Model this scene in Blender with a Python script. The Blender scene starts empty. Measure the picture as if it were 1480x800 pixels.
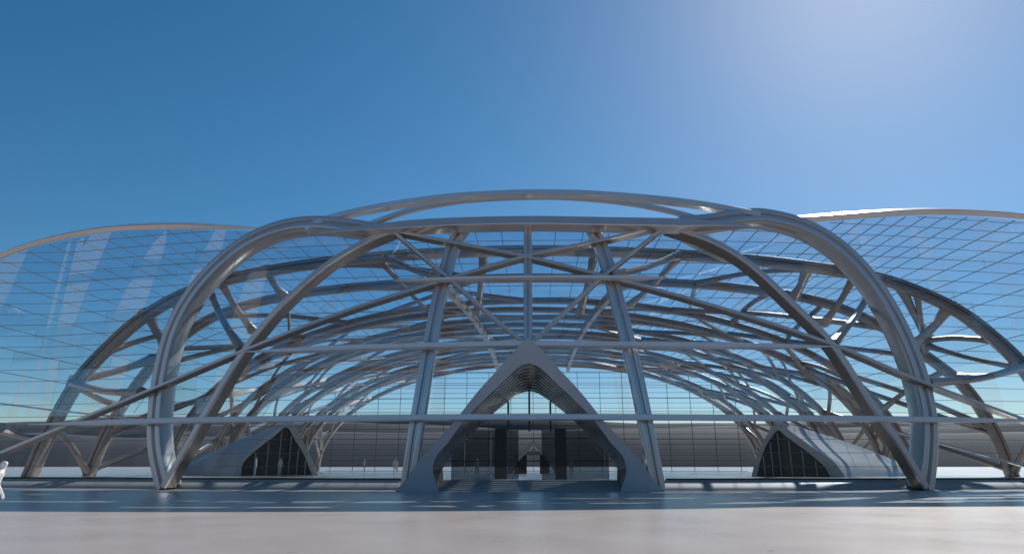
import bpy, bmesh, math, random
from mathutils import Vector, Matrix
random.seed(7)
R = math.radians
sc = bpy.context.scene
COL = sc.collection

# ------------------------------------------------------------------ camera
FPX = 960.0; W0, H0 = 1480, 800
CAM = Vector((0.0, 0.0, 1.6))
PITCH = math.atan(272 / FPX); YAW = R(1.8)
cam_d = bpy.data.cameras.new("camera"); cam = bpy.data.objects.new("camera", cam_d); COL.objects.link(cam)
cam.location = CAM; cam.rotation_euler = (R(90) + PITCH, 0, YAW)
cam_d.sensor_width = 36; cam_d.lens = 36 * FPX / W0; cam_d.clip_end = 8000; cam_d.clip_start = .1
sc.camera = cam
CM = cam.rotation_euler.to_matrix()

def ray(x, y):
    d = CM @ Vector(((x - W0 / 2) / FPX, -(y - H0 / 2) / FPX, -1.0))
    return d / d.y
def at(x, y, Y):                      # survey helper: a sighted point at depth Y
    return CAM + ray(x, y) * Y
def ons(x, y, S):                     # a sighted point on the surface Y = S(X, Z)
    d = ray(x, y); Y = 50.0
    for _ in range(40): p = CAM + d * Y; Y = .5 * Y + .5 * S(p.x, p.z)
    return CAM + d * Y
def front(x, z): return 43.8 + .0045 * x * x + .007 * max(z, 0) ** 2
def glassY(x, z): return 47.9 + .0028 * min(x * x, 1600) + .0035 * max(z, 0) ** 2

# ------------------------------------------------------------------ materials
def new_mat(name):
    m = bpy.data.materials.new(name); m.use_nodes = True
    nt = m.node_tree; return m, nt, nt.nodes, nt.links
def paint(name, base, rough=.4, metal=0.0, var=.12, scale=.6, bump=.0, streak=False):
    m, nt, N, L = new_mat(name); b = N['Principled BSDF']
    tc = N.new('ShaderNodeTexCoord'); mp = N.new('ShaderNodeMapping'); n = N.new('ShaderNodeTexNoise')
    mp.inputs['Scale'].default_value = (scale, scale, scale * (.25 if streak else 1))
    n.inputs['Scale'].default_value = 1.0; n.inputs['Detail'].default_value = 8; n.inputs['Roughness'].default_value = .65
    L.new(tc.outputs['Object'], mp.inputs[0]); L.new(mp.outputs[0], n.inputs[0])
    r = N.new('ShaderNodeMapRange'); r.inputs['From Min'].default_value = .3; r.inputs['From Max'].default_value = .7
    r.inputs['To Min'].default_value = 1 - var; r.inputs['To Max'].default_value = 1 + var
    L.new(n.outputs['Fac'], r.inputs[0])
    mx = N.new('ShaderNodeVectorMath'); mx.operation = 'SCALE'; mx.inputs[0].default_value = base
    L.new(r.outputs[0], mx.inputs['Scale']); L.new(mx.outputs[0], b.inputs['Base Color'])
    r2 = N.new('ShaderNodeMapRange'); r2.inputs['To Min'].default_value = rough - .08; r2.inputs['To Max'].default_value = rough + .1
    L.new(n.outputs['Fac'], r2.inputs[0]); L.new(r2.outputs[0], b.inputs['Roughness'])
    b.inputs['Metallic'].default_value = metal
    if bump:
        bp = N.new('ShaderNodeBump'); bp.inputs['Strength'].default_value = bump; bp.inputs['Distance'].default_value = .05
        L.new(n.outputs['Fac'], bp.inputs['Height']); L.new(bp.outputs[0], b.inputs['Normal'])
    return m
STEEL = paint('brushed_steel', (.68, .64, .62), .22, .45, .05, .5, streak=True)
STEELP = paint('painted_steel', (.66, .63, .62), .2, .5, .04, .4)
BEAM = paint('beam_paint', (.80, .79, .80), .3, .15, .04, .4)
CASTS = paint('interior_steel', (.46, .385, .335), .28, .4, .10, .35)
BAR = paint('glazing_bar', (.20, .20, .21), .35, .3)
DARK = paint('dark_metal', (.05, .055, .065), .4, .5)
WHITE = paint('white_shell', (.78, .76, .73), .2, .0, .06, .3)
WEB_SHADE = paint('shaded_web_steel', (.27, .235, .215), .3, .5, .10, .5)  # darker brown than the flanges: underside shade put into the colour
PORT = paint('portal_cladding', (.52, .51, .52), .32, .15, .06, .5)
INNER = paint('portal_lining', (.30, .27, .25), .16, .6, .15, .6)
STONE = paint('pale_stone', (.36, .355, .35), .62, 0, .08, .3)
FLOOR = paint('floor_stone', (.42, .40, .38), .22, 0, .10, .2)
FINM = paint('added_fin_grey', (.24, .24, .25), .7, 0, .08, .3)  # dull grey of the added fins, toned for soft reflected streaks
PERS = paint('white_cloth', (.85, .84, .82), .5, 0, .03, 3)
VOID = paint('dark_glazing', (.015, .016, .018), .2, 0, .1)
BROWN = paint('dark_timber', (.03, .022, .019), .35, 0, .2, 2)
HILLM = paint('dry_hill', (.060, .064, .072), .9, 0, .1, .01)

def glass(name, tint, refl, rough=.02, floorr=.04):
    m, nt, N, L = new_mat(name); N.remove(N['Principled BSDF']); out = N['Material Output']
    t = N.new('ShaderNodeBsdfTransparent'); t.inputs[0].default_value = (*tint, 1)
    g = N.new('ShaderNodeBsdfGlossy'); g.inputs['Roughness'].default_value = rough; g.inputs[0].default_value = (.9, .95, 1, 1)
    lw = N.new('ShaderNodeLayerWeight'); lw.inputs[0].default_value = .5
    pw = N.new('ShaderNodeMath'); pw.operation = 'POWER'; pw.inputs[1].default_value = 5; L.new(lw.outputs['Facing'], pw.inputs[0])
    f = N.new('ShaderNodeMath'); f.operation = 'MULTIPLY_ADD'; f.inputs[1].default_value = refl; f.inputs[2].default_value = refl*.045; L.new(pw.outputs[0], f.inputs[0])
    mx = N.new('ShaderNodeMixShader'); L.new(f.outputs[0], mx.inputs[0]); L.new(t.outputs[0], mx.inputs[1]); L.new(g.outputs[0], mx.inputs[2])
    L.new(mx.outputs[0], out.inputs[0]); return m
def slabglass(name, tint, rough=0.0, ior=1.5):
    m, nt, N, L = new_mat(name); b = N['Principled BSDF']
    b.inputs['Base Color'].default_value = (*tint, 1); b.inputs['Roughness'].default_value = rough
    b.inputs['Transmission Weight'].default_value = 1; b.inputs['IOR'].default_value = ior
    return m
GLASS = slabglass('facade_glass', (.82, .87, .93), ior=1.85)
ROOFG = glass('roof_glass', (.84, .90, .94), .25, .05)
CLEAR = glass('clear_glass', (.84, .88, .91), .7)
TINT = glass('tinted_glass', (.42, .45, .48), .6)
DOORG = glass('door_glass', (.78, .82, .85), .7)

# ------------------------------------------------------------------ objects
def link(o): COL.objects.link(o); return o
def props(o, label=None, cat=None, group=None, kind=None):
    for k, v in (('label', label), ('category', cat), ('group', group), ('kind', kind)):
        if v: o[k] = v
    return o
def thing(name, loc, label, cat, group=None):
    o = bpy.data.objects.new(name, None); o.location = loc; o.empty_display_size = .5; link(o)
    return props(o, label, cat, group)
class MB:
    def __init__(s): s.v = []; s.f = []
    def add(s, v, f):
        o = len(s.v); s.v += [tuple(p) for p in v]; s.f += [tuple(i + o for i in q) for q in f]
    def box(s, a, b):
        x0, y0, z0 = a; x1, y1, z1 = b
        s.add([(x0,y0,z0),(x1,y0,z0),(x1,y1,z0),(x0,y1,z0),(x0,y0,z1),(x1,y0,z1),(x1,y1,z1),(x0,y1,z1)],
              [(3,2,1,0),(4,5,6,7),(0,1,5,4),(1,2,6,5),(2,3,7,6),(3,0,4,7)])
    def build(s, name, mat, parent=None, smooth=None, bevel=0):
        me = bpy.data.meshes.new(name); o = bpy.data.objects.new(name, me)
        org = Vector((0, 0, 0))
        if parent: org = Vector(parent['_w']) if '_w' in parent else world(parent)
        me.from_pydata([tuple(Vector(p) - org) for p in s.v], [], s.f); me.update()
        bm = bmesh.new(); bm.from_mesh(me); bmesh.ops.recalc_face_normals(bm, faces=bm.faces)
        if bevel: bmesh.ops.bevel(bm, geom=bm.edges[:], offset=bevel, segments=2, affect='EDGES', clamp_overlap=True)
        bm.to_mesh(me); bm.free()
        if smooth: me.shade_smooth() if hasattr(me, 'shade_smooth') else None; me.set_sharp_from_angle(angle=R(smooth))
        me.materials.append(mat); link(o)
        if parent: o.parent = parent
        return o
def world(o):
    p = Vector((0, 0, 0))
    while o: p += o.location; o = o.parent
    return p
def cr(pts, n=8):                                   # Catmull-Rom
    P = [Vector(p) for p in pts]; P = [2 * P[0] - P[1]] + P + [2 * P[-1] - P[-2]]; out = []
    for i in range(1, len(P) - 2):
        for k in range(n):
            t = k / n; a, b, c, d = P[i-1], P[i], P[i+1], P[i+2]
            out.append(.5 * (2*b + (c-a)*t + (2*a-5*b+4*c-d)*t*t + (3*b-a-3*c+d)*t**3))
    return out + [P[-2]]
def sweep(mb, pts, prof, nrm=Vector((0,-1,0)), taper=None):
    """prof: list of (u across, v along outward normal); nrm: vector or function(point)"""
    n = len(prof); V = []; F = []
    for i, p in enumerate(pts):
        T = (pts[min(i+1, len(pts)-1)] - pts[max(i-1, 0)]).normalized()
        Nn = nrm(p) if callable(nrm) else nrm
        Nn = (Nn - T * Nn.dot(T)).normalized(); U = T.cross(Nn)
        s = taper(i / (len(pts)-1)) if taper else 1
        V += [p + U*(u*s) + Nn*(v*s) for u, v in prof]
    for i in range(len(pts)-1):
        for k in range(n):
            a = i*n + k; b = i*n + (k+1) % n; F.append((a, b, b+n, a+n))
    F.append(tuple(range(n))[::-1]); F.append(tuple((len(pts)-1)*n + k for k in range(n)))
    mb.add(V, F)
def prof_box(w, d, c=.04, back=None):               # front face at v=0, going back to v=-d
    h = w/2
    return [(-h+c, 0), (h-c, 0), (h, -c), (h, -d+c), (h-c, -d), (-h+c, -d), (-h, -d+c), (-h, -c)]
def prof_rib(w, d):                                  # twin rib with a central groove
    h = w/2
    return [(-h, -.22*w), (-h+.07*w, -.05*w), (-.30*w, 0), (-.12*w, -.04*w), (-.05*w, -.2*w), (.05*w, -.2*w), (.12*w, -.04*w), (.30*w, 0), (h-.07*w, -.05*w), (h, -.22*w),
            (h*.82, -d*.7), (h*.45, -d), (-h*.45, -d), (-h*.82, -d*.7)]
def prof_tube(r, n=8, sy=1.0): return [(r*math.cos(6.2832*k/n), r*sy*math.sin(6.2832*k/n)) for k in range(n)]
def snormal(S):
    def f(p):
        e = .1; gx = (S(p.x+e, p.z) - S(p.x-e, p.z))/(2*e); gz = (S(p.x, p.z+e) - S(p.x, p.z-e))/(2*e)
        return Vector((gx, -1, gz)).normalized()
    return f
FN = snormal(front)
def off(S, d): return lambda x, z: S(x, z) + d
def trace(px, S, n=8): return cr([ons(x, y, S) for x, y in px], n)
def mir(pts): return [Vector((-p.x, p.y, p.z)) for p in pts]

# ------------------------------------------------------------------ setting: ground, platform, hills
m, nt, N, L = new_mat('plaza_paving'); b = N['Principled BSDF']
geo = N.new('ShaderNodeNewGeometry'); n1 = N.new('ShaderNodeTexNoise'); n1.inputs['Scale'].default_value = 11; n1.inputs['Detail'].default_value = 3; n1.inputs['Roughness'].default_value = .6
n2 = N.new('ShaderNodeTexNoise'); n2.inputs['Scale'].default_value = .35; n2.inputs['Detail'].default_value = 2
L.new(geo.outputs['Position'], n1.inputs[0]); L.new(geo.outputs['Position'], n2.inputs[0])
cr1 = N.new('ShaderNodeMix'); cr1.data_type = 'RGBA'; cr1.inputs[6].default_value = (.31, .262, .240, 1); cr1.inputs[7].default_value = (.63, .545, .50, 1)
mA = N.new('ShaderNodeMath'); mA.operation = 'ADD'; mB = N.new('ShaderNodeMath'); mB.operation = 'MULTIPLY_ADD'; mB.inputs[1].default_value = .5; mB.inputs[2].default_value = 0
L.new(n1.outputs['Fac'], mA.inputs[0]); L.new(n2.outputs['Fac'], mA.inputs[1]); L.new(mA.outputs[0], mB.inputs[0]); L.new(mB.outputs[0], cr1.inputs[0])
L.new(cr1.outputs[2], b.inputs['Base Color'])
mr = N.new('ShaderNodeMapRange'); mr.inputs['From Min'].default_value = .3; mr.inputs['From Max'].default_value = .7; mr.inputs['To Min'].default_value = .27; mr.inputs['To Max'].default_value = .30; b.inputs['Specular IOR Level'].default_value = .22
L.new(n2.outputs['Fac'], mr.inputs[0]); L.new(mr.outputs[0], b.inputs['Roughness'])
bp = N.new('ShaderNodeBump'); bp.inputs['Strength'].default_value = .03; bp.inputs['Distance'].default_value = .01
L.new(n1.outputs['Fac'], bp.inputs['Height']); L.new(bp.outputs[0], b.inputs['Normal'])
PAVE = m
g = MB(); g.add([(-4000,-2500,0),(4000,-2500,0),(4000,5000,0),(-4000,5000,0)], [(0,1,2,3)])
props(g.build('ground', PAVE), kind='structure')

FZ = .62                                            # floor level of the hall
def plinthY(x): return 46.55 + .0028*min(x*x, 1600)
pl = MB()
# rounded plinth edge, swept; then the floor slab behind it
prof = [(0, 0), (.12, .13), (.40, .28), (.80, .41), (1.2, .50)]          # (back, up)
xs = [-95 + i*2.5 for i in range(77)]
V = []; F = []
for x in xs:
    y0 = plinthY(x)
    for bk, up in prof: V.append((x, y0+bk, up))
    V += [(x, y0+1.2, .54), (x, y0+1.3, .54), (x, y0+1.3, FZ), (x, y0+1.5, FZ), (x, 165, FZ), (x, 165, 0)]
k = len(prof)+6
for i in range(len(xs)-1):
    for j in range(k-1): F.append((i*k+j, (i+1)*k+j, (i+1)*k+j+1, i*k+j+1))
F += [tuple(range(k)), tuple((len(xs)-1)*k+j for j in range(k))[::-1]]
pl.add(V, F)
o = pl.build('platform', STONE, smooth=40); props(o, kind='structure'); o.data.materials.append(FLOOR)
for p in o.data.polygons:
    if p.center.y > plinthY(p.center.x)+.8 and p.normal.z > .9: p.material_index = 1

for Yh, hh, sd in ((900, 62, 1), (1300, 104, 5), (1900, 168, 9), (-1000, 150, 3)):
    rnd = random.Random(sd); ph = [rnd.random()*6.28 for _ in range(6)]
    V = []; F = []; nx, ny = 120, 7
    for i in range(nx):
        x = (-1.4 + 2.8*i/(nx-1))*abs(Yh)*(1 if Yh > 0 else 1.3)
        h = hh*(.80 + .07*math.sin(x/Yh*4+ph[0]) + .04*math.sin(x/Yh*11+ph[1]) + .015*math.sin(x/Yh*27+ph[2]))
        for j in range(ny):
            t = j/(ny-1); V.append((x, Yh + t*260 , h*math.sin(t*math.pi)**.8 - (1 if j in (0, ny-1) else 0)))
    for i in range(nx-1):
        for j in range(ny-1): F.append((i*ny+j, (i+1)*ny+j, (i+1)*ny+j+1, i*ny+j+1))
    hb = MB(); hb.add(V, F); props(hb.build('hill', HILLM, smooth=80), kind='structure')

# ------------------------------------------------------------------ the glass hall
hall = thing('glass_hall', (0, 48, 0), 'huge glazed hall of curved grey steel arches, lattice beams and glass across the plaza', 'building')

def part(name, pts, prof, mat, nrm=None, taper=None, label=None, parent=None, smooth=35):
    mb = MB(); sweep(mb, pts, prof, nrm or FN, taper); o = mb.build(name, mat, parent or hall, smooth=smooth)
    if label: o['label'] = label
    return o
def flanged(name, pts, w, dfl, ww, dw):
    mb = MB(); sweep(mb, pts, prof_box(w, dfl, .03), FN); o = mb.build(name, STEEL, hall, smooth=35)
    mb = MB(); sweep(mb, pts, [(u, v - dfl - .003) for u, v in prof_box(ww, dw, .03)], FN); mb.build('web', WEB_SHADE, o, smooth=35)  # web coloured darker to carry the beam's underside shade
# outer arches
left_outer = [(233,704),(222,650),(221,600),(228,540),(243,480),(268,430),(305,385),(350,348),(400,326),(450,319),(500,323),(545,330)]
right_outer = [(1341,706),(1347,650),(1346,600),(1330,530),(1300,460),(1262,400),(1215,352),(1165,323),(1110,309),(1070,310),(1030,316),(985,320)]
S1 = off(front, .55)
part('outer_arch', trace(left_outer, S1), prof_rib(1.25, 1.7), STEELP)
part('outer_arch', trace(right_outer, S1), prof_rib(1.30, 1.7), STEELP)
# inner arches: foot to visor
left_inner = [(234,703),(262,655),(303,583),(350,507),(405,440),(470,382),(525,349),(568,331)]
right_inner = [(1341,704),(1305,645),(1262,583),(1205,497),(1150,440),(1085,380),(1030,347),(965,325)]
S2 = off(front, .05)
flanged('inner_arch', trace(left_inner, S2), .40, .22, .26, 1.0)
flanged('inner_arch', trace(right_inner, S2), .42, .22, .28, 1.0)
# lattice beams
lat = [[(572,333),(650,348),(763,370),(872,397),(1030,440),(1200,495),(1340,553),(1500,612)],
       [(958,325),(872,345),(763,368),(650,401),(500,448),(350,506),(205,567),(0,653)],
       [(960,327),(872,398),(815,450),(768,494)],
       [(568,333),(650,402),(710,455),(758,494)]]
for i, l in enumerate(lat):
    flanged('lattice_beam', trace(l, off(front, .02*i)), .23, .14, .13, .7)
# columns and mast
part('column', trace([(588,706),(597,640),(610,560),(627,460),(643,390),(655,350),(672,322)], S1), prof_rib(1.05, 1.1), STEELP)
part('column', trace([(952,706),(938,630),(920,540),(898,450),(880,385),(868,350),(852,318)], S1), prof_rib(1.05, 1.1), STEELP)
part('mast', trace([(763,505),(763,440),(763,380),(763,318)], off(front, .15)), prof_rib(.62, .7), STEELP)
# horizontal beams (slightly curved in plan, in front of the lattice)
def hb(y, xa, xb, z, w, d, nm='horizontal_beam'):
    pass
S0 = off(front, -.35)
tp = lambda t: min(1, .12 + 9*min(t, 1-t))
part('horizontal_beam', trace([(40,613),(230,607),(500,603),(763,601.5),(1000,602),(1250,604),(1560,608)], S0), prof_box(.36, .55, .03), BEAM, taper=tp)
part('horizontal_beam', trace([(350,508),(500,501),(650,497),(763,495.5),(900,496),(1050,497.5),(1203,500)], S0), prof_box(.34, .55, .03), BEAM, taper=tp)
part('horizontal_beam', trace([(568,405),(660,401),(763,399),(870,399),(966,400)], S0), prof_box(.22, .5, .03), BEAM, taper=tp)
# visor ribbon and hoops
part('visor_ribbon', trace([(452,337),(530,328),(620,321),(700,318),(780,317),(870,318.5),(960,320),(1030,322),(1085,326)], off(front, -.6)), prof_box(.72, 1.1, .05), STEELP, taper=lambda t: min(1, .15+4*min(t, 1-t)))
SH = lambda x, z: 48.5
UPN = Vector((0, -.8, -.6))
part('roof_hoop', trace([(440,330),(475,314),(545,298),(640,284),(720,278.5),(790,277),(860,279),(950,286),(1030,296),(1100,309)], SH), prof_box(.46, .8, .05), STEELP, nrm=Vector((0,-1,0)))
part('roof_hoop', trace([(505,334),(545,318),(600,300),(680,287),(780,282.5),(860,286),(930,295),(1000,311),(1040,325)], lambda x, z: 53), prof_box(.36, .6, .05), STEELP, nrm=Vector((0,-1,0)))
# small struts from visor to hoop
# ------------------------------------------------------------------ roof: rims with glazing running back
RIMY = 50.6
roof_px = [(-190,545),(-110,452),(-50,398),(0,374),(60,353),(140,337),(230,331),(320,332),(400,334),(480,334),(560,331),(660,329),(763,328),(870,329),(960,330),
           (1030,330),(1100,326),(1180,320),(1260,314),(1340,310),(1420,312),(1500,320),(1580,340),(1660,380),(1730,450)]
RS = lambda x, z: glassY(x, z) + .05
roofline = trace(roof_px, RS, 8)
for pts in (roofline[:8*8], roofline[15*8:]):
    part('roof_rim', [p + Vector((0, -.25, .12)) for p in pts], prof_box(.48, .9, .05), STEELP, nrm=Vector((0, -.85, -.5)), taper=lambda t: min(1, .1 + 5*min(t, 1-t)))
def roofpt(p, y):
    s = (y - RIMY)/90
    return Vector((p.x*(1 - .12*s), y, max(.2, p.z*(1 - .10*s))))
V = []; F = []; ysr = [RIMY + .05 + 6.6*i for i in range(11)]
for p in roofline:
    for y in ysr: V.append(roofpt(p, y + (p.y-RIMY)))
for i in range(len(roofline)-1):
    for j in range(len(ysr)-1): k = len(ysr); F.append((i*k+j, (i+1)*k+j, (i+1)*k+j+1, i*k+j+1))
rb = MB(); rb.add(V, F); roof = rb.build('roof_glazing', ROOFG, hall, smooth=60)
pm = MB()
# purlins run back along the roof, hoops cross it
acc = 0; last = roofline[0]; marks = []
for i, p in enumerate(roofline):
    acc += (p-last).length; last = p
    if acc > 1.85: acc = 0; marks.append(p)
for p in marks:
    pts = [roofpt(p, y + (p.y-RIMY)) - Vector((0,0,.05)) for y in ysr]
    sweep(pm, pts, prof_box(.05, .07, .01), Vector((0,0,1)))
for y in ysr[5::5]:
    pts = [roofpt(p, y + (p.y-RIMY)) - Vector((0,0,.12)) for p in roofline[::2]]
    sweep(pm, pts, prof_box(.05, .07, .01), Vector((0,0,1)))
pur = pm.build('purlins', BAR, roof); 

# ------------------------------------------------------------------ front glass wall
def rim_z(x):
    best = None
    for i in range(len(roofline)-1):
        a, b_ = roofline[i], roofline[i+1]
        if a.x <= x <= b_.x: t = (x-a.x)/(b_.x-a.x+1e-9); return a.z + (b_.z-a.z)*t
    return .8
ZL = 5.25; V = []; F = []; nz = 22
xs = [roofline[0].x+.4 + (roofline[-1].x-roofline[0].x-.8)*i/150 for i in range(151)]
PX = at(763.5, 488, 44).x
def indoor(x, z): return abs(x-PX) < 6.7*(1 - z/8.9)
def topz(x):
    return rim_z(x) - .06
for th in (0,):
    for x in xs:
        zt = topz(x)
        for j in range(nz):
            z = FZ + (ZL-FZ)*j/4 if j < 5 else ZL + (max(zt, ZL+.3)-ZL)*(j-4)/(nz-5); zz = z; V.append((x, glassY(x, zz), zz))
k = nz; off2 = len(xs)*k
for i in range(len(xs)-1):
    for j in range(k-1):
        a = (i*k+j, (i+1)*k+j, (i+1)*k+j+1, i*k+j+1)
        # the doorway behind the entrance portal stays open
        x = (V[a[0]][0]+V[a[1]][0])/2; z = (V[a[0]][2]+V[a[2]][2])/2
        if indoor(x, z): continue
        F.append(a)

gb = MB(); gb.add(V, [f for f in F if V[f[2]][2] > ZL]); gw = gb.build('glass_wall', GLASS, hall, smooth=60)
gb = MB(); gb.add(V, [f for f in F if V[f[2]][2] <= ZL]); gb.build('lower_glazing', CLEAR, gw, smooth=60)
gw.data.materials.append(CLEAR)  # lens-shaped clear areas added to let sun streaks onto the ground
for f in gw.data.polygons:
    c = f.center + world(gw); h = c.z; x = c.x
    lens = lambda x0, x1, z0, z1: x0 < x < x1 and z0 < h < z0 + (z1-z0)*math.sin(math.pi*(x-x0)/(x1-x0))
    if lens(-44, -20, 9.4, 13.4) or lens(-24, -3, 11.2, 13.2) or lens(2, 21, 10.0, 13.6) or lens(16, 36, 12.6, 16.2) or lens(26, 58, 9.2, 12.8) or lens(-60, -38, 12, 15) \
       or lens(-14, 12, 15.2, 17.0) or lens(-40, -8, 16.6, 18.4) or lens(4, 40, 16.8, 18.6): f.material_index = 1
sm = gw.modifiers.new('thickness', 'SOLIDIFY'); sm.thickness = .024; sm.offset = 0; sm.use_even_offset = False; sm.use_rim = False
mm = MB(); z = FZ + .9
while z < 22:
    run = []
    for x in xs + [None]:
        ok = x is not None and z < topz(x)-.1 and not indoor(x, z)
        if ok: run.append(Vector((x, glassY(x, z)-.05, z)))
        else:
            if len(run) > 2: sweep(mm, run, prof_box(.028, .08, .006))
            run = []
    z += .94
mul = mm.build('glazing_bars', BAR, gw)
# base rail of the glass wall
part('base_rail', [Vector((x, glassY(x, .7)-.05, FZ+.06)) for x in xs if x < -9], prof_box(.14, .25, .02), DARK)
part('base_rail', [Vector((x, glassY(x, .7)-.05, FZ+.06)) for x in xs if x > 9], prof_box(.14, .25, .02), DARK)

# ------------------------------------------------------------------ hall arches
A1 = [(35,690),(62,630),(105,553),(150,502),(205,455),(285,414),(400,387),(560,368),(763,360),(960,365),(1110,376),(1230,392),(1300,408),(1380,442),(1440,485),(1490,535),(1535,610),(1560,700)]
A2 = [(122,690),(150,625),(190,560),(240,503),(310,455),(420,425),(580,408),(763,400),(950,406),(1080,416),(1190,435),(1280,472),(1345,515),(1400,560),(1440,620),(1470,690)]
def arch(px, Y, w=.85, d=1.5):
    pts = trace(px, lambda x, z: Y); pts[0].z = min(pts[0].z, FZ-.05); pts[-1].z = min(pts[-1].z, FZ-.05)
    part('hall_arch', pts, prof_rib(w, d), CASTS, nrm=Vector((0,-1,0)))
    return pts
arches = [arch(A1, 57, .95, 1.35), arch(A2, 63.5, .85, 1.25)]
def ell(Y, Wd, H, e=2.15, n=44):
    out = []
    for i in range(n+1):
        t = math.pi*i/n; c, s = math.cos(t), math.sin(t)
        out.append(Vector((-Wd*math.copysign(abs(c)**(2/e), c), Y, FZ-.1 + H*s**(2/e)*1.0)))
    return out
Y = 70; kk = 0
while Y < 119:
    H = 18.3 - .004*(Y-70) ; Wd = 38.5 - .03*(Y-70)
    sk = (.07, -.08, .0)[len(arches) % 3]
    pts = ell(Y, Wd, H); pts = [Vector((p.x*(1 + .02*math.sin(len(arches)*2.1)), p.y + p.x*sk, p.z)) for p in pts]; arches.append(pts)
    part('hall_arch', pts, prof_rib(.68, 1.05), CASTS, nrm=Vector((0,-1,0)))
    Y += 4.2
# slender braces between neighbouring arches
def along(pts, t):
    f = t*(len(pts)-1); i = min(int(f), len(pts)-2); return pts[i].lerp(pts[i+1], f-i)
nb = 0
for i in range(len(arches)-1):
    a, b_ = arches[i], arches[i+1]
    fr = [.07, .17, .27, .38, .62, .73, .83, .93] if i < 7 else [.12, .28, .72, .88]
    for j, t in enumerate(fr):
        t2 = t + (.06 if (i+j) % 2 else -.06)
        if i % 2 and j % 2: t2 = t + (.11 if t < .5 else -.11)
        p, q = along(a, t), along(b_, t2)
        p = p + Vector((0, .8, 0)); q = q + Vector((0, -.1, 0))
        mid = (p+q)/2 + Vector((0, 0, .35))
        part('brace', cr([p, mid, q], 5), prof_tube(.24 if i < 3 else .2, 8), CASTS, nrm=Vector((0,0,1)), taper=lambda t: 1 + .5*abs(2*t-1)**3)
        nb += 1
# long diagonal ribs crossing the vault from arch to arch
for i in range(0, 12, 2):
    for t0, t1 in ((.06, .40), (.94, .60), (.20, .47), (.80, .53), (.44, .10), (.56, .90), (.01, .24), (.99, .76), (.33, .03), (.67, .97)):
        pts = []
        for j in range(5):
            a = arches[min(i+1+j, len(arches)-1)]; q = along(a, t0 + (t1-t0)*j/4); pts.append(q + Vector((0, .6, -.15)))
        part('diagonal_rib', cr(pts, 6), prof_box(.27, .5, .04), CASTS, nrm=Vector((0, -.7, -.7)))
# two long valley ribs rising from the floor edge, and the ridge beam
for s in (-1, 1):
    part('ridge_rib', cr([Vector((s*9, 52, 16.4)), Vector((s*8, 62, 18.2)), Vector((s*6.5, 80, 18.4)), Vector((s*6, 100, 18.2)), Vector((s*6, 115, 18.0))], 8), prof_box(.5, .9, .05), CASTS, nrm=Vector((0,0,1)))
# struts from the front lattice nodes back to the first hall arch
FNODE = [(568,333),(650,402),(350,507),(205,567),(763,370),(958,326),(872,398),(1203,497),(1340,553),(760,495)]
TGT = [(470,385,57),(560,372,57),(300,414,57),(105,553,57),(763,362,57),(1050,374,57),(980,368,57),(1270,402,57),(1480,530,57),(700,366,57)]
for (x, y), (x2, y2, Y2) in zip(FNODE[:9], TGT):
    p = ons(x, y, off(front, 1.0)); q = at(x2, y2, Y2)
    part('brace', cr([p, (p+q)/2 + Vector((0,0,-.3)), q], 5), prof_tube(.26, 8), CASTS, nrm=Vector((0,0,1)), taper=lambda t: 1 + .7*abs(2*t-1)**3)
# heavy branching struts between the two outermost hall arches
for (a, Ya), (b2, Yb), r in ((((104,550),57.8),((222,518),63.2),.42), (((104,552),57.8),((176,588),63.2),.36), (((60,632),57.8),((0,618),54),.36), (((212,450),57.8),((240,498),63.2),.40),
        (((318,405),57.8),((366,478),63.2),.32), (((385,388),57.8),((408,425),63.2),.34), (((1168,385),57.8),((1148,428),63.2),.40), (((1238,394),57.8),((1190,468),63.2),.32),
        (((1375,440),57.8),((1318,500),63.2),.46), (((1300,410),57.8),((1342,490),63.2),.36), (((1485,530),57.8),((1388,545),63.2),.36), (((1480,532),57.8),((1330,496),63.2),.30),
        (((545,372),57.8),((640,468),66),.26), (((700,364),57.8),((690,452),66),.30), (((860,364),57.8),((838,452),66),.30), (((985,368),57.8),((910,440),66),.30)):
    p, q = at(*a, Ya), at(*b2, Yb); part('branch_strut', cr([p, p.lerp(q, .5) + Vector((0, 0, -.25)), q], 6), prof_tube(r, 10, .7), CASTS, nrm=Vector((0,-.3,1)), taper=lambda t: 1 + .9*abs(2*t-1)**2.5)
for s_, pxs in ((-1, [(-60,575),(75,592),(210,606)]), (1, [(1290,622),(1400,650),(1540,690)])):
    part('handrail', [at(x, y, 56) for x, y in pxs], prof_box(.14, .2, .02), STEELP)
# far glazed end wall
fe = MB(); zs = [FZ + .9*i for i in range(20)]
for zz in zs: fe.box((-37, 121, zz), (37, 121.12, zz+.06))
for xx in range(-36, 37, 4): fe.box((xx-.04, 121.02, FZ), (xx+.04, 121.14, 18.0))
fe.build('end_wall_grid', DARK, hall)

# ------------------------------------------------------------------ entrance portal
portal = thing('entrance_portal', (0, 45, 0), 'smooth grey pointed entrance portal with flared feet in the centre of the facade', 'portal')
outL = [(570.5,709),(584,696),(593,684),(605,666),(626,642),(656,609),(689,567),(719,534),(746,504),(757,493),(763.5,488)]
inA = [(635,709),(628,690),(626,674),(632,657),(647,640),(662,619),(683,594),(710,566),(738,539),(752,528),(764,524)]
inB = [(642,707),(641,690),(641,674),(650,661),(668,642),(692,617),(712,598),(728,585),(744,573),(755,567),(765,565)]
PF = lambda x, z: 44.5 - .06*z
PX = at(763.5, 488, 44).x
PB = lambda x, z: 49.4 + .06*z
def half(px, S):
    p = cr([ons(x, y, S) for x, y in px], 5); x0 = p[-1].x
    q = [Vector((v.x - x0 if v.x < x0 else 0, v.y, v.z)) for v in p]; q[0].z = -.02
    q[-1].x = 0
    return [v + Vector((PX, 0, 0)) for v in q]
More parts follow.
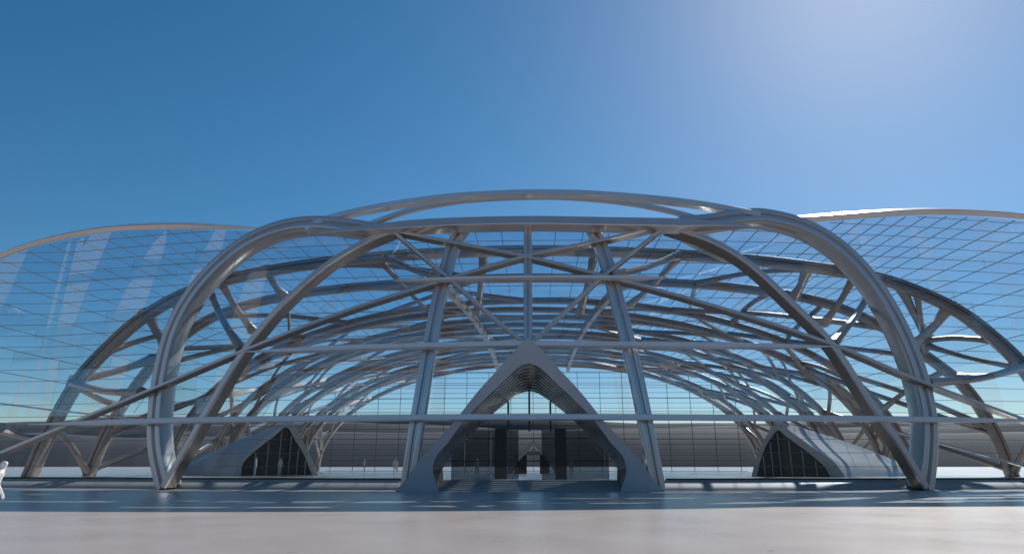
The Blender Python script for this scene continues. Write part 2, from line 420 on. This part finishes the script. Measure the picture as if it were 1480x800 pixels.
def full(h): return h + [Vector((2*PX - p.x, p.y, p.z)) for p in h[:-1]][::-1]
O = full(half(outL, PF)); A = full(half(inA, PF)); B = full(half(inB, PB))
n = len(O)
def strip(mb, P, Q):
    o = len(mb.v); mb.add(P + Q, [(i, i+1, len(P)+i+1, len(P)+i) for i in range(len(P)-1)])
fr = MB()
O2 = [Vector((p.x*.985, p.y+.15, p.z*1.0+.03)) for p in O]
OB = [Vector((PX + (p.x-PX)*.86, 50.5, max(p.z*.93, -.02))) for p in O]
A_in = [p + Vector((0, .10, 0)) for p in A]
strip(fr, A, O); strip(fr, O, OB)
fr.build('shell', PORT, portal, smooth=30)
# stepped lining between front and back openings: five nested bands
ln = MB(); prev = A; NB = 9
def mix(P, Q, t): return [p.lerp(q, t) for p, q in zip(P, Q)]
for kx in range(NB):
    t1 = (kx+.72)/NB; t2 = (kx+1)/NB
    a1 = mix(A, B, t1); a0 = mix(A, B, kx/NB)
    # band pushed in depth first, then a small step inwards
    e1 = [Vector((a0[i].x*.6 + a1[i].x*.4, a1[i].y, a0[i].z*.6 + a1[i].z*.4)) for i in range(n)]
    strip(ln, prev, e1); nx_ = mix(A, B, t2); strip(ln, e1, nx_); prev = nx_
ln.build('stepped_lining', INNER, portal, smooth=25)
# glazed screen inside the portal
gl = MB(); gl.add([Vector((p.x, 49.8, max(p.z, FZ))) for p in B], [tuple(range(n))]); scr = gl.build('glass_screen', DOORG, portal)
def bz(x):                                            # height of the back opening at x
    for i in range(n-1):
        a, b_ = B[i], B[i+1]
        if min(a.x, b_.x) <= x <= max(a.x, b_.x) and abs(b_.x-a.x) > 1e-6 and max(a.z, b_.z) > 1.5:
            return a.z + (b_.z-a.z)*(x-a.x)/(b_.x-a.x)
    return 2.0
def bx(z):
    for i in range(n//2):
        a, b_ = B[i], B[i+1]
        if a.z <= z <= b_.z: return PX-(a.x + (b_.x-a.x)*(z-a.z)/(b_.z-a.z+1e-9))
    return 0
for x in (-5.0, -3.1, 5.1):
    sb = MB(); sb.box((x-.02, 49.72, FZ), (x+.02, 49.78, min(bz(x)-.05, 4.0 if abs(x) < 4 else 9))); sb.build('light_mullion', WHITE, scr)
sb = MB()
for z in (1.9, 3.5, 4.4, 5.2):
    w = bx(z)-.03; sb.box((PX-w, 49.70, z-.03), (PX+w, 49.78, z+.03))
for x in (PX-1.55, PX, PX+1.55): sb.box((x-.07, 49.66, 4.0), (x+.07, 49.80, bz(x)-.02))
sb.build('dark_mullions', DARK, scr)
# steps
st = MB(); ns = 5
for i in range(ns):
    st.box((PX-6.05, 45.4 + i*.62, 0 if i == 0 else .124*i), (PX+6.0, 49.2, .124*(i+1)-.002*0 - (.004 if i == ns-1 else 0)))
stp = st.build('entrance_steps', STONE, None); props(stp, 'broad shallow stone steps leading up into the pointed entrance portal', 'steps')

# vestibule
ves = thing('door_vestibule', (0, 52, FZ), 'dark framed glass entrance vestibule between two brown pillars inside the portal', 'vestibule')
vb = [(-2.95,-2.05), (1.65,2.48)]
for a_, b_ in vb:
    q = MB(); q.box((a_, 52, FZ), (b_, 53.2, 4.28)); q.build('pillar', BROWN, ves, bevel=.02)
q = MB(); q.box((-2.05, 52.5, FZ), (-1.15, 52.53, 4.2)); q.build('tinted_panel', TINT, ves)
q = MB(); q.box((.62, 52.5, FZ), (1.65, 52.53, 4.2)); q.build('tinted_panel', TINT, ves)
q = MB(); q.box((-6.3, 52.6, 4.22), (-2.95, 52.7, 4.28)); q.box((2.48, 52.6, 4.22), (5.7, 52.7, 4.28)); q.box((-2.05, 52.6, 4.22), (1.65, 52.7, 4.28)); q.build('head_rail', WHITE, ves)
for a_, b_ in ((-6.3, -2.95), (2.48, 5.7)): q = MB(); q.box((a_, 52.62, FZ), (b_, 52.65, 4.2)); q.build('side_glazing', TINT, ves)

# pointed portal deep in the hall
def small_portal(name, cx, Y, w, h, label, yaw=0, depth=4):
    t = thing(name, (cx, Y, FZ), label, 'portal')
    def outline(W_, H_, n=14):
        o_ = []
        for i in range(n+1):
            s = i/n; o_.append((-W_*(1 - s**1.15)*(1 + .10*math.sin(math.pi*s)), H_*s))
        return o_ + [(-x, z) for x, z in o_[:-1][::-1]]
    oo = [Vector((x, 0, z)) for x, z in outline(w, h)]; ii = [Vector((x, 0, z)) for x, z in outline(w*.78, h*.86)]
    mb = MB(); of = Vector((cx, Y, FZ)); c, s = math.cos(yaw), math.sin(yaw)
    rot = lambda v: Vector((v.x*c - v.y*s, v.x*s + v.y*c, v.z)) + of
    strip(mb, [rot(v) for v in ii], [rot(v) for v in oo]); strip(mb, [rot(v) for v in oo], [rot(v + Vector((0, depth, 0))) for v in oo])
    strip(mb, [rot(v) for v in ii], [rot(v*.97 + Vector((0, depth, 0))) for v in ii])
    mb.build('shell', PORT, t, smooth=30)
    return t, rot
t, rot = small_portal('inner_portal', 0.0, 88, 3.6, 4.1, 'small grey pointed portal seen far inside through the entrance doors')
for a_, b_ in ((-2.2, -.55), (1.15, 2.4)): q = MB(); q.box((a_-.35, 90, FZ), (b_-.35, 90.2, 2.9)); q.build('door_leaf', BROWN, t)
q = MB(); q.box((-2.6, 90, 2.9), (2.8, 90.2, 3.4)); q.build('transom', PORT, t)

# ------------------------------------------------------------------ side hoods (pointed shells opening toward the hall centre)
def hood(s, front_px, Yop, tail, label, tailY, tailH):
    t = thing('side_portal', (0, Yop, FZ), label, 'portal', 'pointed shell portals inside the hall')
    ap, lo, ro, li, ri, ia = front_px
    ax0 = at(ap[0], ap[1], Yop).x
    yk = lambda x, z=0: Yop - 1.15*max(0, s*(x - ax0))          # the outer jamb runs forward
    P = lambda q: ons(q[0], q[1], yk)
    # outer and inner outlines left->apex->right
    outer = cr([P(q) for q in lo] + [P(ap)] + [P(q) for q in ro], 5)
    inner = cr([P(q) for q in li] + [P(ia)] + [P(q) for q in ri], 5)
    for arr in (outer, inner):
        arr[0].z = FZ-.02; arr[-1].z = FZ-.02
    mb = MB(); strip(mb, inner, outer)
    E = Vector(tail); prev = outer; m_ = 9
    ax = outer[len(outer)//2]
    base0 = (outer[0]+outer[-1])/2; hm = max(p.z for p in outer) - FZ
    for k_ in range(1, m_+1):
        u = k_/m_; cur = []
        for p in outer:
            q = p.lerp(E, u); b_ = math.sin(math.pi*u)
            cur.append(Vector((q.x, q.y, q.z + .35*b_*(p.z-FZ)/hm)))
        strip(mb, prev, cur); prev = cur
    mb.build('shell', WHITE, t, smooth=40)
    dk = MB(); c0 = [p + Vector((0, .5, 0)) for p in inner]
    strip(dk, [p + Vector((0, .03, 0)) for p in inner], c0); dk.build('lining', INNER, t, smooth=40)
    def ztop(x):
        z = FZ + .02
        for a, b_ in zip(inner, inner[1:]):
            if min(a.x, b_.x) <= x <= max(a.x, b_.x) and abs(b_.x-a.x) > 1e-6: z = max(z, a.z + (b_.z-a.z)*(x-a.x)/(b_.x-a.x))
        return z
    gx0, gx1 = min(p.x for p in inner), max(p.x for p in inner); gx = [gx0 + (gx1-gx0)*i/40 for i in range(41)]
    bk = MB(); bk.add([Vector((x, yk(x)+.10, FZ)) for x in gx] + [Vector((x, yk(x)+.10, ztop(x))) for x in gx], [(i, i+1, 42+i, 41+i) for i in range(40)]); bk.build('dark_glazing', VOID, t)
    fb = MB(); x0, x1 = inner[0].x, inner[-1].x; 
    for j in range(1, 7):
        x = x0 + (x1-x0)*j/7; fb.box((x-.05, yk(x)-.02, FZ), (x+.05, yk(x)+.07, max(FZ+.3, ztop(x)-.25)))
    fb.build('reflection_fin', PORT, t)  # thin grey bars standing in for pale reflections in the dark glazing
    return t
lf = ((419,608), [(336,686),(352,664),(372,643),(398,621)], [(430,624),(447,654),(460,686)],
      [(348,686),(352,668),(370,650),(396,630)], [(428,638),(445,666),(452,686)], (414,617))
hood(-1, lf, 72, (-40, 74.5, FZ), 'pale pointed shell portal with striped sunlight, left of the entrance', 70, 3)
rf = ((1124,608), [(1086,688),(1092,664),(1104,636),(1114,620)], [(1142,622),(1172,644),(1205,668),(1222,688)],
      [(1094,688),(1099,665),(1108,642),(1116,630)], [(1136,630),(1164,650),(1190,672),(1200,688)], (1125,621))
hood(1, rf, 66, (40.5, 72, FZ), 'bright sunlit pointed shell portal, right of the entrance', 64, 3)

# ------------------------------------------------------------------ added unseen fins beside the viewer, there to mirror as pale streaks in the wings
def fin_mesh():
    pts = [Vector((0, 3.2*math.sin(k/14*2.2), 62*k/14)) for k in range(15)]
    mb = MB(); sweep(mb, pts, prof_box(8.0, 1.2, .2), Vector((0, -1, 0)), taper=lambda t: (1-t)**.45*.95 + .05)
    me = bpy.data.meshes.new('added_fin'); me.from_pydata(mb.v, [], mb.f); me.shade_smooth(); me.set_sharp_from_angle(angle=R(35)); me.materials.append(FINM); return me
fmh = fin_mesh()
side = ('nearest the hall', 'second from the hall', 'middle one', 'second from the far end', 'farthest from the hall')
for s_, nm in ((-1, 'left'), (1, 'right')):
    for k, (x, y) in enumerate(((92, 40), (86, 29), (80, 18), (72, 9), (63, 1))):
        o = bpy.data.objects.new('added_fin', fmh); link(o); o.location = (s_*x, y, 0); o.rotation_euler = (R(4), 0, s_*R(62 - 7*k)); o.scale = (1, 1, 1 - .06*(k % 3))
        props(o, 'added out-of-frame fin, %s side of plaza, %s' % (nm, side[k]), 'reflection_fin', 'added out-of-frame fins mirrored in the glass wings')

# ------------------------------------------------------------------ people
def person_mesh(name, J, Rr, E):
    me = bpy.data.meshes.new(name); me.from_pydata(J, E, []); o = bpy.data.objects.new(name, me); link(o)
    sk = o.modifiers.new('skin', 'SKIN'); sv = me.skin_vertices[0].data
    for i, r in enumerate(Rr): sv[i].radius = r if isinstance(r, tuple) else (r, r)
    sv[0].use_root = True
    ss = o.modifiers.new('sub', 'SUBSURF'); ss.levels = 2; ss.render_levels = 2
    dg = bpy.context.evaluated_depsgraph_get(); m2 = bpy.data.meshes.new_from_object(o.evaluated_get(dg))
    bpy.data.objects.remove(o); m2.shade_smooth(); m2.name = name; m2.materials.clear(); m2.materials.append(PERS)
    return m2
def human(lean=0.0, stride=.12, arm=.1):
    J = [(0,0,.93),(0,0,1.12),(0,-lean*.5,1.32),(0,-lean*.8,1.46),(0,-lean,1.53),(0,-lean-.01,1.62),(0,-lean-.01,1.71),
         (.10,0,.88),(.11,-stride*.4,.50),(.11,stride*.5,.09),(.11,stride*.5-.16,.035),
         (-.10,0,.88),(-.11,-stride,.50),(-.11,-stride,.09),(-.11,-stride-.16,.035),
         (.17,-lean*.75,1.41),(.25,-lean*.4,1.14),(.24,-arm-lean*.3,.88),(.235,-arm-.02-lean*.3,.78),
         (-.17,-lean*.75,1.41),(-.25,-lean*.4,1.14),(-.24,arm*.5-lean*.3,.88),(-.235,arm*.5-.02,.78)]
    Rr = [(.15,.11),(.125,.095),(.155,.11),(.09,.07),.05,(.078,.095),(.07,.085),
          .088,.060,.040,.035, .088,.060,.040,.035, .058,.043,.032,.035, .058,.043,.032,.035]
    E = [(0,1),(1,2),(2,3),(3,4),(4,5),(5,6),(0,7),(7,8),(8,9),(9,10),(0,11),(11,12),(12,13),(13,14),(3,15),(15,16),(16,17),(17,18),(3,19),(19,20),(20,21),(21,22)]
    return J, Rr, E
pm0 = person_mesh('person', *human(.12, .14, .16))
o = bpy.data.objects.new('person', pm0); link(o)
pp = at(-22, 763, 16.9); o.location = (pp.x, 16.9, 0); o.rotation_euler = (0, 0, R(120))
props(o, 'person in plain white from head to foot, walking at the left edge of the plaza', 'person')
pm1 = person_mesh('person_standing', *human(.02, .05, .05))
ppl = [(571, 66, 20, 'small figure in white standing on the platform just left of the left column base'),
       (526, 78, 100, 'small distant figure in white between the left side portal and the left column'),
       (369, 65.5, -60, 'figure in white before the dark mouth of the left side portal, farther left'),
       (404, 69, 60, 'figure in white before the dark mouth of the left side portal, farther right'),
       (689, 64, 160, 'figure in white behind the entrance glass, left of the brown pillars'),
       (826, 66, 10, 'figure in white behind the entrance glass, right of the brown pillars')]
for x, Y, rz, lb in ppl:
    o = bpy.data.objects.new('person', pm1); link(o); p = at(x, 680, Y); o.location = (p.x, Y, FZ); o.rotation_euler = (0, 0, R(rz))
    props(o, lb, 'person', 'small figures in white inside the hall')

# ------------------------------------------------------------------ light
SUN_EL, SUN_AZ = R(39), R(31)                        # azimuth measured from +Y toward +X
w = bpy.data.worlds.new("World"); sc.world = w; w.use_nodes = True
WN, WL = w.node_tree.nodes, w.node_tree.links
sky = WN.new('ShaderNodeTexSky'); sky.sky_type = 'NISHITA'; sky.sun_disc = False
sky.sun_elevation = SUN_EL; sky.sun_rotation = SUN_AZ
sky.altitude = 0; sky.air_density = 1.0; sky.dust_density = 0.30; sky.ozone_density = 6.0
hs = WN.new('ShaderNodeHueSaturation'); hs.inputs['Saturation'].default_value = 1.22; hs.inputs['Hue'].default_value = .496
vm = WN.new('ShaderNodeVectorMath'); vm.operation = 'MULTIPLY'; vm.inputs[1].default_value = (1.05, 1.01, .91)
WL.new(sky.outputs[0], hs.inputs['Color']); WL.new(hs.outputs[0], vm.inputs[0]); WL.new(vm.outputs[0], WN['Background'].inputs[0]); WN['Background'].inputs[1].default_value = .092
sd = bpy.data.lights.new('sun', 'SUN'); so = bpy.data.objects.new('sun', sd); link(so)
sd.energy = 4.2; sd.angle = R(.53); sd.color = (1, .95, .88)
dirv = Vector((math.sin(SUN_AZ)*math.cos(SUN_EL), math.cos(SUN_AZ)*math.cos(SUN_EL), math.sin(SUN_EL)))
so.rotation_euler = dirv.to_track_quat('Z', 'Y').to_euler(); so.location = (60, 60, 80)

sc.view_settings.view_transform = 'Standard'; sc.view_settings.look = 'None'; sc.view_settings.exposure = .1; sc.view_settings.gamma = 1
cy = sc.cycles
cy.max_bounces = 14; cy.transmission_bounces = 12; cy.transparent_max_bounces = 32; cy.glossy_bounces = 4; cy.diffuse_bounces = 3
cy.caustics_reflective = False; cy.caustics_refractive = False; cy.use_denoising = True; cy.sample_clamp_indirect = 6
